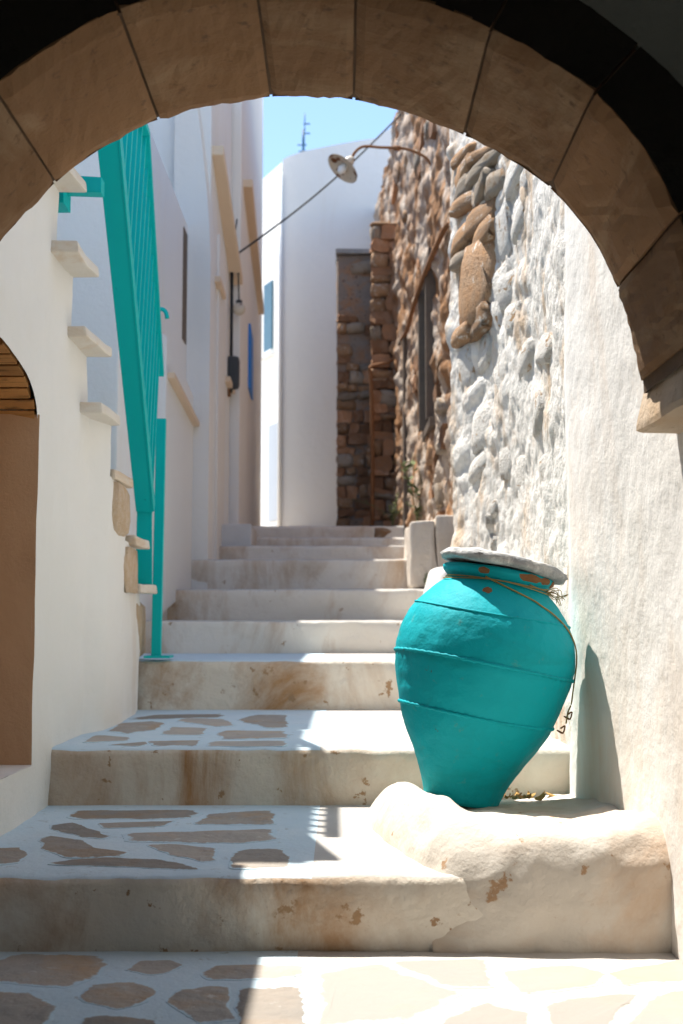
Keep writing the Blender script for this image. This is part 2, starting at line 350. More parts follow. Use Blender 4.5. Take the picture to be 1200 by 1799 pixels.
T2 = ([(234, 1262), (280, 1256), (385, 1255), (380, 1260), (250, 1264)], [(196, 1284), (215, 1271), (270, 1268), (287, 1272), (270, 1282), (225, 1288)],
      [(150, 1304), (170, 1292), (227, 1296), (220, 1301)], [(195, 1309), (255, 1304), (258, 1308), (245, 1311)], [(264, 1303), (347, 1301), (342, 1310), (275, 1310)],
      [(285, 1290), (305, 1278), (361, 1280), (352, 1291)], [(315, 1267), (330, 1262), (390, 1264), (410, 1274), (380, 1276)],
      [(420, 1265), (450, 1257), (500, 1257), (502, 1277), (470, 1278)], [(387, 1288), (400, 1284), (495, 1285), (500, 1296), (395, 1298)], [(370, 1311), (380, 1303), (495, 1302), (495, 1311)])
for st, T, z in ((steps[0], T1, SZ[0]), (steps[1], T2, SZ[1])):
    for P in T:
        o = slab_from_px(P, z + .0004, SLATE, st)
        for vv in o.data.vertices: vv.co.y -= 3.17
def lane_fn(u, v):
    x = -3 + 6 * u; y = 13.3 + 12 * v
    return (x, y, 1.845 + .10 * v * 6 + .02 * n1(x, y, 0, 1.2) - .004)
v, f = grid(40, 50, lane_fn); struct(add('upper_lane', v, f, EARTH, None, True))
gv, gf = grid(2, 2, lambda u, v: (-300 + 600 * u, -300 + 600 * v, -.35)); struct(add('ground', gv, gf, EARTH))

# ------------------------------------------------------------------ the archway and the passage behind the camera
ACX, ACZ = -.108, 1.246; AY0, AY1 = 2.40, 2.95
RAD = [(-100, .925), (-58, .925), (-41, .932), (-22, .938), (-4, .929), (8, .929), (27, .926), (42, .934), (52, .925), (61, .905), (80, .862), (100, .86)]
arch = thing('stone_archway', 'brown sandstone arch of cut blocks spanning the lane', 'archway', (ACX, AY1, 0))
JA = [-97, -78, -59, -41, -22.2, -4.4, 8.5, 26.7, 42.3, 61.5, 77]
for a0, a1 in zip(JA, JA[1:]):
    g = .2; V = []; na, nd = 14, 10
    rows = []
    for i in range(na + 1):
        a = a0 + g + (a1 - a0 - 2 * g) * i / na; ed = min(i, na - i)
        rb = lerp(a, RAD); ar = R(a); ring = []
        pr = [(1.085, AY1), (rb + .012, AY1)]
        pr += [(rb + (.012 * (1 - min(1, min(k, nd - k) / 1.0))), AY1 - (AY1 - AY0) * k / nd) for k in range(nd + 1)]
        pr += [(rb + .012, AY0), (1.085, AY0)]
        for k, (r, y) in enumerate(pr):
            soff = 2 <= k <= nd + 2
            x, z = math.sin(ar), math.cos(ar)
            rr = r + ((.010 * n1(a * .05, y * 2, a0, 1.5) + .004 * n1(a * .3, y * 9, a0, 2)) if soff else 0)
            if soff and ed == 0: rr += .006
            yy = y + (.006 * n1(a * .2, r * 3, a0, 2) if not soff or k in (2, nd + 2) else 0)
            ring.append((x * rr, yy - AY1, ACZ + z * rr))
        rows.append(ring)
    m = len(rows[0]); V = [p for r_ in rows for p in r_]; Fc = []; fm = []
    for i in range(na):
        for k in range(m):
            k2 = (k + 1) % m; Fc.append((i * m + k, i * m + k2, (i + 1) * m + k2, (i + 1) * m + k))
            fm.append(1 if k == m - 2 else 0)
    Fc.append(tuple(range(m))[::-1]); Fc.append(tuple(range(na * m, na * m + m))); fm += [0, 0]
    o = add('voussoir', V, Fc, [SAND, DARKFACE], arch, False, fm)
    bm = bmesh.new(); bm.from_mesh(o.data); bmesh.ops.recalc_face_normals(bm, faces=bm.faces); bm.to_mesh(o.data); bm.free()
# mortar ring set back in the joints
V = []; Fc = []
for i in range(90):
    a = R(-99 + 178 * i / 89); rb = lerp(math.degrees(a), RAD) + .015
    for r, y in ((rb, AY0 + .02), (rb, AY1 - .006), (1.083, AY1 - .006), (1.083, AY0 + .02)): V.append((math.sin(a) * r, y - AY1, ACZ + math.cos(a) * r))
for i in range(89):
    for k in range(4): Fc.append((i * 4 + k, i * 4 + (k + 1) % 4, i * 4 + 4 + (k + 1) % 4, i * 4 + 4 + k))
add('mortar_ring', V, Fc, mat('joint_mortar', (.16, .10, .06), (.10, .065, .04), 1, 9), arch)
# impost stone on the right
o = hexa('impost_stone', [(.752 - ACX, -.62, 1.318), (1.15 - ACX, -.62, 1.30), (1.15 - ACX, .06, 1.30), (.742 - ACX, .06, 1.325),
                          (.775 - ACX, -.62, 1.475), (1.15 - ACX, -.62, 1.49), (1.15 - ACX, .06, 1.49), (.770 - ACX, .06, 1.455)], TANSTONE, arch)
bevel(o, .02, .012)
# wall above and beside the arch, with a round-headed hole of radius 1.088
pw = thing('passage_house', 'dark plastered house wall over the archway, lining the passage', 'house', (0, 2.4, 0))
V = []; Fc = []; n = 60
for i in range(n + 1):
    a = R(-100 + 180 * i / n); s, c = math.sin(a), math.cos(a); r = 1.089
    hx, hz = ACX + s * r, ACZ + c * r
    k = min(2.3 / max(abs(s), 1e-4), 1.95 / max(c, 1e-4)) if c > 0 else 2.3 / abs(s)
    ox, oz = ACX + s * k, ACZ + c * k
    for y in (AY0 + .015 - 2.4, AY1 - .015 - 2.4): V += [(hx, y, hz), (ox, y, oz)]
for i in range(n):
    a = i * 4; b = a + 4
    Fc += [(a, b, b + 1, a + 1), (a + 2, a + 3, b + 3, b + 2), (a, a + 2, b + 2, b), (a + 1, b + 1, b + 3, a + 3)]
add('arch_wall', V, Fc, mat('dusty_grey_plaster', (.42, .43, .38), (.32, .33, .29), 1, 3, bump=.006), pw)
box('jamb_wall', -2.4, -1.03, .012, .548, -.4, 1.06, OLDPL, pw)
box('jamb_wall', .86, 2.3, .012, .536, -.4, 1.42, PLASTER, pw)
box('passage_side_wall', -1.35, -1.13, -5.6, .01, -.4, 3.0, OLDPL, pw)
box('passage_side_wall', 1.0, 1.2, -5.6, .01, -.4, 3.0, OLDPL, pw)
box('passage_ceiling', -1.35, 1.2, -5.6, .005, 2.72, 2.95, OLDPL, pw)
box('passage_end_wall', -1.36, -.5, -5.9, -5.61, -.4, 3.0, OLDPL, pw); box('passage_end_wall', .4, 1.21, -5.9, -5.61, -.4, 3.0, OLDPL, pw)

# ------------------------------------------------------------------ right: plastered wall, limewashed rubble wall
def rw_line(d): return lerp(d, [(2.3, .865), (2.95, .852), (3.3, .845), (4.26, .785)])
def rw_fn(u, v):
    d = 2.90 + 1.36 * u; z = -.1 + 4.8 * v
    x = rw_line(d) + .012 * n1(d, z, 1, 1.3) + .0022 * n1(d, z, 5, 8) + .0018 * n1(d, z, 8, 30, 3)
    x -= .05 * math.exp(-((z - .15) / .35) ** 2) * (d - 2.9) * .3
    x += .028 * sstep(4.05, 4.26, d) ** 2
    return (x, d, z)
v, f = grid(90, 260, rw_fn, True)
o = add('plastered_wall', v, f, PLASTER, None, True)
k0 = len(v); bmx = bmesh.new(); bmx.from_mesh(o.data)
for q in boxv(.9, 1.3, 2.96, 4.25, -.1, 4.65)[1]:
    pass
bmx.free()
tag(o, 'rough sunlit lime plastered wall the teal jar leans against', 'wall')
box('wall_core', .93, 1.3, 2.96, 4.27, -.1, 4.6, PLASTER, o)
rub = thing('rubble_wall', 'limewashed rubble stone wall with bare brown stones at its far corner', 'wall', (.85, 4.3, 0))
def qx(d): return lerp(d, [(4.2, .822), (5.3, .838), (5.7, .822), (6.3, .735), (6.78, .632)])
def rub_fn(u, v):
    d = 4.22 + 2.56 * u; z = .1 + 4.35 * v
    q = Vector((d * 3.0, z * 6.0, 3.3))
    dist, pts = noise.voronoi(q + noise.noise_vector(q * .8) * .35)
    lump = max(0, 1 - (dist[0] / .62) ** 2); edge = sstep(0, .28, dist[1] - dist[0])
    k = .15 + .85 * sstep(4.7, 6.0, d + .5 * n1(d, z, 0, 1.1))
    x = qx(d) - (.020 * lump * edge) * k * (.3 + 1.0 * noise.cell(pts[0] * 3.7)) + .025 * n1(d, z, 2, 1.5) + .013 * n1(d, z, 4, 7, 4) + .005 * n1(d, z, 6, 24, 2)
    return (x - .85, d - 4.3, z)
v, f = grid(230, 260, rub_fn, True)
add('wall_face', v, f, mat('rubble_limewash', (.79, .76, .71), (.72, .68, .62), 1, 4, stain=(.60, .46, .33), stain_lo=.50, stain_hi=.62, stain_scale=2.4, stretch=(1, 1, .7), fine=(.30, .22, .15), fine_lo=.66, bump=.012, bump_scale=30, bump2=.02, bump2_scale=10), rub, True)
box('wall_core', .07, .5, .0, 4.65, -.1, 4.36, MORTAR, rub)
hexa('corner_core', [Vector(p) - Vector((.85, 4.3, 0)) for p in ((.90, 5.5, .1), (.96, 5.5, .1), (.96, 6.80, .1), (.68, 6.80, .1), (.90, 5.5, 4.3), (.96, 5.5, 4.3), (.96, 6.80, 4.3), (.68, 6.80, 4.3))], MORTAR, rub)
def onq(px, py):
    lo, hi = 4.2, 6.78
    for _ in range(30):
        m_ = (lo + hi) / 2
        if atY(px, py, m_).x < qx(m_): lo = m_
        else: hi = m_
    return atY(px, py, lo)
QSTONE = WSTONE
def on_wall(px0, px1, py0, py1, X, m, parent, off, depth=.16, shrink=1.0, rz=0):
    a = atX(px0, (py0 + py1) / 2, X); b = atX(px1, (py0 + py1) / 2, X); c = (a + b) / 2
    h = abs(py1 - py0) / F * c.y; L = abs(a.y - b.y)
    o = stone(c - off, (depth, L * shrink, h * shrink), (random.uniform(-.12, .12), rz, random.uniform(-.1, .1)), m, parent); return o
off = Vector((.85, 4.3, 0))
for a in [(803, 884, 240, 272, WSTONE), (802, 872, 262, 284, BSTONE), (826, 880, 282, 312, GSTONE), (806, 838, 285, 320, BSTONE), (810, 868, 316, 352, GSTONE), (866, 888, 305, 345, GSTONE), (880, 922, 272, 336, WSTONE), (806, 850, 346, 372, BSTONE),
          (798, 838, 374, 428, WSTONE), (832, 874, 360, 404, BSTONE), (802, 872, 404, 440, BSTONE), (804, 840, 440, 462, GSTONE), (810, 866, 438, 562, BSTONE), (846, 890, 474, 560, WSTONE), (800, 830, 572, 606, BSTONE), (828, 866, 545, 592, BSTONE),
          (826, 862, 596, 655, QSTONE), (872, 900, 478, 545, WSTONE), (868, 894, 360, 470, WSTONE), (858, 880, 540, 610, WSTONE), (830, 862, 716, 790, WSTONE), (824, 858, 800, 842, WSTONE), (884, 918, 536, 590, WSTONE), (806, 828, 610, 690, QSTONE),
          (926, 950, 690, 770, WSTONE), (898, 930, 620, 672, WSTONE), (870, 892, 640, 720, WSTONE), (935, 968, 590, 640, WSTONE), (880, 900, 780, 840, WSTONE), (905, 925, 800, 870, WSTONE), (950, 970, 800, 860, WSTONE)]:
    ym = (a[2] + a[3]) / 2; p0 = onq(max(a[0], 802), ym); p1_ = onq(a[1], ym); L = (p1_ - p0).length; npc = max(1, round(L / .42)); hh = (a[3] - a[2]) / F * (p0.y + p1_.y) / 2
    sink = .066 if a[4] is WSTONE else .03
    for q in range(npc):
        c = p0.lerp(p1_, (q + .5) / npc); sl = math.atan2(qx(c.y + .05) - qx(c.y - .05), .1)
        stone(Vector((c.x + sink, c.y, c.z + random.uniform(-.01, .01))) - off, (.14, L / npc * 1.06, hh * random.uniform(.95, 1.12)), (random.uniform(-.2, .2), random.uniform(-.1, .1), -sl + random.uniform(-.12, .12)), a[4], rub)
for k in range(12):
    d = random.uniform(5.3, 6.3); z = random.uniform(.9, 4.2)
    stone(Vector((qx(d) + .042 + random.uniform(-.006, .012), d, z)) - off, (.10, random.uniform(.12, .3), random.uniform(.06, .14)), (random.uniform(-.3, .3), 0, random.uniform(-.15, .15)), WSTONE, rub)

# low whitewashed wall block past the rubble wall, boulder
lw = thing('low_wall', 'low whitewashed block wall at the foot of the ruin', 'wall', (.7, 9.0, 1.1))
for x0, x1, zt in ((-.18, 0.005, .50), (.01, .42, .54)):
    o = box('block', x0, x1, -.02, .9, 0, zt, mat('low_wall_limewash', (.74, .68, .60), (.62, .52, .42), 1, 4, fine=(.3, .22, .15), fine_lo=.66, bump=.015, bump_scale=20), lw, .025, .014)
bo = stone((.72, 8.3, 1.06), (.26, .3, .30), (.1, .2, .4), PLASTER_L, None, 'boulder'); bo.modifiers.new('smooth', 'SUBSURF').levels = 2; bo.modifiers['smooth'].render_levels = 2; tag(bo, 'rounded whitewashed boulder on the steps behind the jar', 'boulder')

# ------------------------------------------------------------------ bench with the jar
def bench():
    V = []; Fc = []; nu, nv = 80, 70
    def edge_left(d): return lerp(d, [(3.15, .235), (3.3, .20), (3.6, .13), (3.9, .085), (4.2, .075), (4.4, .10)])
    for i in range(nu):
        for j in range(nv):
            u = i / (nu - 1); v = j / (nv - 1)
            # perimeter-lofted mound: v runs up the front face then back over the top
            if v < .35: t = v / .35; d = 3.168; z = t
            else: t = 1; d = 3.168 + (v - .35) / .65 * 1.22; z = 1
            xl = edge_left(d); x = xl + (.93 - xl) * u
            zt = lerp(d, [(3.16, .300), (3.3, .300), (3.6, .270), (3.9, .258), (4.1, .235), (4.4, .20)])
            zt += 0.062 * math.exp(-((x - xl - .11) / .085) ** 2) * sstep(3.17, 3.5, d) * sstep(4.35, 4.1, d) + .02 * sstep(.6, .85, x)
            # rounded left end and front lip
            el = x - xl; zz = zt
            rl = .11
            if el < rl: zz = .15 + (zt - .15) * math.sqrt(max(0, 1 - (1 - el / rl) ** 2))
            fd = d - 3.168
            if v >= .35 and fd < .10: zz -= .03 * (1 - fd / .10) ** 2
            if v < .35:
                top = zz - .03; zf = -.02 + (top + .02) * t; y = d - .012 + (.05 * t ** 6) + (.05 * max(0, 1 - el / .2) * t)
            else: zf = zz; y = d + .038 + (.05 * max(0, 1 - el / .2)) * max(0, 1 - fd * 4)
            q = Vector((x, y, zf)); nn = noise.noise_vector(q * 7) * .009 + noise.noise_vector(q * 20) * .004
            nn += Vector((0, -.5, 1)) * .022 * (noise.voronoi(q * 7.5)[0][0] - .45)
            rgh = sstep(.55, .85, x); nn += noise.noise_vector(q * 13) * .011 * rgh
            V.append(q + nn)
    for i in range(nu - 1):
        for j in range(nv - 1):
            a = i * nv + j; Fc.append((a, a + nv, a + nv + 1, a + 1))
    return add('stone_bench', V, Fc, BENCHM, None, True)
tag(bench(), 'whitewashed masonry ledge with rounded end carrying the teal jar', 'ledge')
SC = 3.95 / 2100 / 1.004; SCZ = SC * .975
base = Vector((.388, 3.95, .262))
PROF = [(0, 0), (0, 62), (6, 65), (14, 67), (34, 74), (60, 86), (85, 100), (113, 116), (140, 129), (165, 138), (180, 143), (210, 150), (235, 155), (260, 157), (284, 155), (305, 151), (323, 145), (338, 137), (352, 127), (368, 113), (380, 101), (388, 92), (392, 88), (397, 89), (402, 94), (406, 98), (413, 99), (416, 96), (416, 80), (398, 76), (360, 90)]
jar = thing('storage_jar', 'large teal painted clay jar leaning against the white wall', 'jar', base)
jar.rotation_euler = (R(-2), R(10.2), 0)
def prof_r(t):
    return lerp(t, PROF[1:26])
def jar_mesh():
    P = []
    for (a, b), (c, d) in zip(PROF, PROF[1:]):
        n = max(1, int(max(abs(c - a), abs(d - b)) / 5))
        for k in range(n): P.append((a + (c - a) * k / n, b + (d - b) * k / n))
    P.append(PROF[-1]); ns = 128; V = []; Fc = []
    for t, r in P:
        for k in range(ns):
            a = 2 * math.pi * k / ns; x, y = math.cos(a), math.sin(a); rr = r * SC
            if r > 60 and t < 395:
                rr += .0045 * n1(x * .9, y * .9, t * .006, 1.6) + .0018 * n1(x * 3, y * 3, t * .02, 2.2) + .0007 * n1(x * 9, y * 9, t * .07, 2)
                # dent / flaked patch on the shoulder
                da = math.atan2(math.sin(a - R(-72)), math.cos(a - R(-72)))
                q = (da / .30) ** 2 + ((t - 312) / 26) ** 2
                if q < 1.6: rr += .008 * math.exp(-q * 1.5) * (.3 + n1(x * 8, y * 8, t * .05, 2.5))
            V.append((x * rr, y * rr, t * SCZ))
    for i in range(len(P) - 1):
        for k in range(ns):
            b = (k + 1) % ns; Fc.append((i * ns + k, i * ns + b, (i + 1) * ns + b, (i + 1) * ns + k))
    return add('body', V, Fc, TEAL_P, jar, True)
jar_mesh()
def rope_band(t0, name='raised_band', amp=.003, r0=.0055, wob=2.2, ph=0):
    ns = 200; pts = []; rr = []
    for k in range(ns + 1):
        a = 2 * math.pi * k / ns; t = t0 + wob * math.sin(a * 2 + ph)
        r = prof_r(t) * SC + .0002 + .0045 * n1(math.cos(a) * .9, math.sin(a) * .9, t * .006, 1.6)
        pts.append((math.cos(a) * r, math.sin(a) * r, t * SCZ)); rr.append(r0 + amp * .5 * math.sin(a * 62) + .001 * noise.noise(Vector((a * 9, 0, t0))))
    return tube(name, pts, rr, TEAL_P, jar, 8)
rope_band(246); rope_band(155, ph=1); rope_band(334, 'raised_band', .001, .004, 4, 2)
# rust marks where paint has flaked off the rim
for a0, t, w_ in ((-62, 407, .05), (-40, 408, .03), (-112, 406, .018), (-18, 407, .03), (-104, 372, .012), (-74, 290, .01)):
    def fp(u, v):
        q = 2 * math.pi * v; rr = u * (1 + .35 * noise.noise(Vector((math.cos(q) * 1.5, math.sin(q) * 1.5, a0))))
        a = R(a0) + math.cos(q) * w_ / .18 * rr; tt = t + math.sin(q) * 6 * rr
        r = lerp(tt, PROF[1:27]) * SC + .0009; return (math.cos(a) * r, math.sin(a) * r, tt * SCZ)
    V, Fc = grid(6, 20, fp); add('flaked_patch', V, Fc, RUST, jar, True)
lid = Matrix.Rotation(R(10.2), 4, 'Y')
top = base + (lid @ Vector((0, 0, 417 * SCZ)))
V = []; Fc = []; ns = 72; rings = [(0, -.010), (.5, -.011), (.9, -.010), (.985, -.008), (1.0, -.002), (1.02, .006), (.99, .014), (.985, .02), (.93, .024), (.85, .026), (.6, .026), (.3, .026), (0, .026)]
for fr, z in rings:
    for k in range(ns):
        a = 2 * math.pi * k / ns
        ro = .203 * (1 + .07 * noise.noise(Vector((math.cos(a) * 1.4, math.sin(a) * 1.4, 4))) + .05 * noise.noise(Vector((math.cos(a) * 5, math.sin(a) * 5, 9))) + .03 * noise.noise(Vector((math.cos(a) * 14, math.sin(a) * 14, z * 60))))
        x, y = math.cos(a) * ro * fr, math.sin(a) * ro * fr
        V.append((x, y, z + .010 + .008 * n1(x, y, z * 9, 9) * fr))
for i in range(len(rings) - 1):
    for k in range(ns):
        b = (k + 1) % ns; Fc.append((i * ns + k, i * ns + b, (i + 1) * ns + b, (i + 1) * ns + k))
o = add('lid_stone', V, Fc, LIDST, None, True); o.location = top + Vector((.004, 0, .002)); o.rotation_euler = (R(-3), R(12.5), 0)
tag(o, 'flat round pale stone slab lying as lid on the teal jar', 'lid stone')
JM = Matrix.Translation(base) @ Matrix.Rotation(R(10.2), 4, 'Y') @ Matrix.Rotation(R(-2), 4, 'X')
JM = Matrix.LocRotScale(base, jar.rotation_euler.to_quaternion(), None)
def jp(t, ang, o=.004): r = prof_r(t) * SC + o; return JM @ Vector((math.cos(R(ang)) * r, math.sin(R(ang)) * r, t * SCZ))
wr = thing('tie_wire', 'yellowish wire wound round the jar neck and hanging down its side', 'wire', base)
def wire(pts, r=.0022, m=WIRE): 
    o = tube('wire_strand', [p - base for p in smoothpts(pts, 5)], r, m, wr, 6); return o
wire([jp(393, a, .006 + .002 * math.sin(a)) for a in range(-200, 165, 15)])
wire([jp(390 + 3 * math.sin(a * .05), a, .008) for a in range(-190, 20, 14)], .0018)
wire([jp(396, -110, .006), jp(388, -95), jp(378, -78), jp(368, -62), jp(362, -56), jp(350, -44), jp(330, -30), jp(305, -19), jp(280, -12), jp(255, -8), jp(225, -7, .012), jp(205, -8, .02), jp(190, -10, .02), jp(170, -12, .03)], .0026)
wire([jp(396, -60, .006), jp(393, -45, .012), jp(395, -35, .02), jp(393, -28, .012), jp(392, -18, .015)], .002)
for k in range(9):
    a = -30 + k * 4; p = jp(393, a, .01)
    wire([p, p + Vector((.02 + random.uniform(-.01, .02), random.uniform(-.03, .01), random.uniform(-.02, .012))), p + Vector((.035 + random.uniform(-.01, .025), random.uniform(-.04, .01), random.uniform(-.05, .0)))], .0013)
for t, a in ((186, -9), (160, -13)):
    p = jp(t, a, .022); wire([p, p + Vector((.012, -.01, .008)), p + Vector((.004, -.014, -.014)), p + Vector((-.012, -.006, -.006)), p + Vector((.008, -.002, -.016))], .0026, RUST)
# dry leaves on the ledge
for k in range(16):
    x = random.uniform(.50, .74); y = random.uniform(3.95, 4.3); z = lerp(y, [(3.9, .262), (4.1, .24), (4.4, .205)]) + .022
    s = random.uniform(.008, .018); a = random.uniform(0, 6.28); V = []
    for i in range(8):
        q = i * math.pi / 4; V.append((s * math.cos(q) * 1.5, s * math.sin(q) * .8, .006 * math.cos(2 * q) + .003 * math.cos(q)))
    o = add('dry_leaf', V, [tuple(range(8))], DRYLEAF); o.location = (x, y, z); o.rotation_euler = (random.uniform(-.6, .6), random.uniform(-.6, .6), a)
    tag(o, 'small dry ochre leaf lying on the ledge behind the jar', 'leaf', 'dry leaves behind the jar')

def lastname(): return list(col.objects)[-1].name
# ------------------------------------------------------------------ left: outer staircase wall with slabs and niche
st = thing('outer_staircase', 'whitewashed outer staircase with cream stone treads and arched niche', 'staircase', (-1.05, 6.2, 0))
SO = Vector((-1.05, 6.2, 0))
LW = [(2.8, -1.03), (4.0, -1.05), (4.9, -1.052), (5.1, -.995), (5.46, -.985), (5.95, -1.02), (6.22, -1.05)]
def lwx(d, z): return lerp(d, LW) + .012 * n1(d, z, 11, 1.4) + .005 * n1(d, z, 13, 6)
SL = [(4.05, 2.69), (4.33, 2.437), (4.592, 2.186), (4.872, 1.935), (5.101, 1.681), (5.464, 1.455), (5.948, 1.203), (6.2, .985)]
ND0, ND1, NZ0, NZS = 3.02, 4.085, .366, 1.54
def narch(d): t = (d - (ND0 + ND1) / 2) / ((ND1 - ND0) / 2); return NZS + .17 * math.sqrt(max(0, 1 - t * t))
WV = []; WF = []
def wgrid(d0, d1, zlo, zhi, nu, nv):
    b = len(WV)
    for i in range(nu):
        d = d0 + (d1 - d0) * i / (nu - 1); a, c = zlo(d), zhi(d)
        for j in range(nv): z = a + (c - a) * j / (nv - 1); WV.append(Vector((lwx(d, z), d, z)) - SO)
    for i in range(nu - 1):
        for j in range(nv - 1): q = b + i * nv + j; WF.append((q, q + nv, q + nv + 1, q + 1))
wgrid(2.85, ND0, lambda d: -.1, lambda d: SL[0][1], 8, 90)
wgrid(ND0, ND1, lambda d: -.1, lambda d: NZ0, 40, 20)
wgrid(ND0, ND1, narch, lambda d: SL[0][1], 60, 50)
pd = ND1
for i, (d, z) in enumerate(SL):
    if d > pd: wgrid(pd, d - .015, lambda d_: -.1, lambda d_, z=z: z + .01, max(6, int((d - pd) / .02)), 90); pd = d - .015
o = add('wall', WV, WF, PLASTER_L, st, True)
pd = 2.9
for i, (d, z) in enumerate(SL):
    zl = -.1
    if i == 0: box('core', -1.65 - SO.x, -1.42 - SO.x, 2.9 - 6.2, d - 6.2, zl, z, PLASTER_L, st); pd = d; box('core', -1.42 - SO.x, -1.075 - SO.x, 2.9 - 6.2, d - 6.2, 1.78, z, PLASTER_L, st)
    else: box('core', -1.65 - SO.x, -1.09 - SO.x, max(pd, ND1 + .02) - 6.2, d - .02 - 6.2, zl, z - .002, PLASTER_L, st); pd = d - .02
    if i: hexa('tread_slab', [Vector(p) - SO for p in ((-1.66, d - .36, z), (-.955 - .02 * (i % 2), d - .36, z), (-.95, d, z), (-1.66, d, z), (-1.66, d - .36, z + .045), (-.96 - .02 * (i % 2), d - .36, z + .045), (-.955, d + .004, z + .045), (-1.66, d, z + .045))], MARBLE, st); bevel(st.children[-1] if False else bpy.data.objects[lastname()], .010, .009)
hexa('tread_slab', [Vector(p) - SO for p in ((-1.66, 2.97, 2.69), (-1.02, 2.97, 2.69), (-1.02, 4.06, 2.69), (-1.66, 4.06, 2.69), (-1.66, 2.97, 2.74), (-1.02, 2.97, 2.74), (-1.02, 4.06, 2.74), (-1.66, 4.06, 2.74))], MARBLE, st, .008)
# niche: brown jamb, back, sill, plank head
def q4(name, pts, m, n=14):
    a, b, c, d = [Vector(p) - SO for p in pts]
    v, f = grid(n, n, lambda u, v: (a.lerp(b, u)).lerp(d.lerp(c, u), v) + noise.noise_vector((a.lerp(b, u)).lerp(d.lerp(c, u), v) * 5) * .004)
    return add(name, v, f, m, st, True)
q4('niche_side', [(-1.045, ND1, NZ0), (-1.42, ND1 - .02, NZ0), (-1.42, ND1 - .02, NZS + .02), (-1.045, ND1, NZS + .02)], NICHE)
q4('niche_side', [(-1.03, ND0, NZ0), (-1.42, ND0, NZ0), (-1.42, ND0, NZS + .02), (-1.03, ND0, NZS + .02)], NICHE)
q4('niche_back', [(-1.41, ND0, NZ0), (-1.41, ND1, NZ0), (-1.41, ND1, NZS + .2), (-1.41, ND0, NZS + .2)], NICHE)
q4('niche_sill', [(-1.04, ND0, NZ0), (-1.04, ND1, NZ0), (-1.42, ND1, NZ0), (-1.42, ND0, NZ0)], PLASTER_L)
npk = 16; angs = [math.pi * k / npk for k in range(npk + 1)]
for k in range(npk):
    pp = []
    for e in (0, 1):
        a = angs[k + e] + (.012 if e == 0 else -.012); cx = (ND0 + ND1) / 2
        for rr in (0, .03): pp.append((cx + math.cos(a) * ((ND1 - ND0) / 2 + rr), NZS + math.sin(a) * (.17 + rr)))
    x0, x1 = -1.43, -1.062 + random.uniform(-.006, .006)
    o = hexa('plank', [Vector(p) - SO for p in ((x0, *pp[0]), (x1, *pp[0]), (x1, *pp[2]), (x0, *pp[2]), (x0, *pp[1]), (x1, *pp[1]), (x1, *pp[3]), (x0, *pp[3]))], WOOD, st, .002)
# bare stones showing through the plaster
for px0, px1, py0, py1 in ((180, 216, 855, 940), (204, 233, 962, 1040), (233, 262, 1060, 1150)):
    c = atX((px0 + px1) / 2, (py0 + py1) / 2, -1.03 if px0 < 230 else -1.04); d0 = atX(px0, py0, -1.03).y; d1 = atX(px1, py0, -1.03).y
    stone(Vector((lerp(c.y, LW) - .030, c.y, c.z)) - SO, (.085, abs(d1 - d0) * 1.0, (py1 - py0) / F * c.y * 1.05), (0, 0, .05), TANSTONE, st, 'bare_stone')

# ------------------------------------------------------------------ teal railing
rl = thing('stair_railing', 'teal painted metal railing rising beside the outer staircase', 'railing', (-.96, 6.25, .644)); RO = Vector((-.96, 6.25, .644))
A = Vector((-1.0, 6.05, 1.41)); B = Vector((-.91, 4.54, 2.68)); TA = Vector((-.962, 6.22, 2.14)); TB = Vector((-.885, 5.19, 3.03))
Bx = A + (B - A) * 1.22; TBx = Vector((TB.x + .01, 4.58, TB.z - .02))
bar('stringer', A - RO, Bx - RO, .085, .035, TEAL_R, rl)
bar('stringer_edge', A - RO + Vector((.046, 0, .012)), Bx - RO + Vector((.046, 0, .012)), .008, .06, TEAL_R, rl, .001)
bar('top_rail', TA - RO, TB - RO, .05, .028, TEAL_R, rl); bar('top_rail', TB - RO, TBx - RO, .05, .028, TEAL_R, rl)
for k in range(15):
    d = 6.12 - k * .115; t = (d - A.y) / (B.y - A.y); lo = A + (B - A) * t; tt = (d - TA.y) / (TB.y - TA.y); hi = TA + (TB - TA) * tt if tt < 1 else TB + (TBx - TB) * ((d - TB.y) / (TBx.y - TB.y))
    if d < 4.6: continue
    bar('baluster', Vector((lo.x + .02, d, lo.z)) - RO, Vector((hi.x, d, hi.z)) - RO, .018, .022, TEAL_R, rl, .001)
bar('post', Vector((-.965, 6.27, .66)) - RO, Vector((-.955, 6.27, 1.915)) - RO, .05, .035, TEAL_R, rl)
hexa('end_plate', [Vector(p) - RO for p in ((-1.05, 6.10, .985), (-.965, 6.10, .985), (-.965, 6.112, .985), (-1.05, 6.112, .985), (-1.04, 6.05, 1.43), (-.965, 6.05, 1.43), (-.965, 6.062, 1.43), (-1.04, 6.062, 1.43))], TEAL_R, rl, .001)
box('foot_plate', -.06, .075, -.05, .09, .012, .024, TEAL_R, rl, .002)
tube('scroll', [TA - RO + Vector((.01 + .03 * math.cos(a), -.02, .0 + .05 * math.sin(a) + .3)) for a in [x * .3 for x in range(12)]], .012, TEAL_R, rl)
bk = atY(136, 323, 4.42); c0 = Vector((-1.09, 4.42, bk.z)); c1 = Vector((-.92, 4.42, bk.z - .012))
bar('wall_bracket', c0 - RO, c1 - RO, .02, .02, TEAL_R, rl); 
hexa('bracket_channel', [Vector(p) - RO for p in ((-1.08, 4.40, bk.z - .035), (-.91, 4.40, bk.z - .04), (-.91, 4.46, bk.z - .04), (-1.08, 4.46, bk.z - .035), (-1.08, 4.40, bk.z + .03), (-.91, 4.40, bk.z + .02), (-.91, 4.46, bk.z + .02), (-1.08, 4.46, bk.z + .03))], TEAL_R, rl, .004)
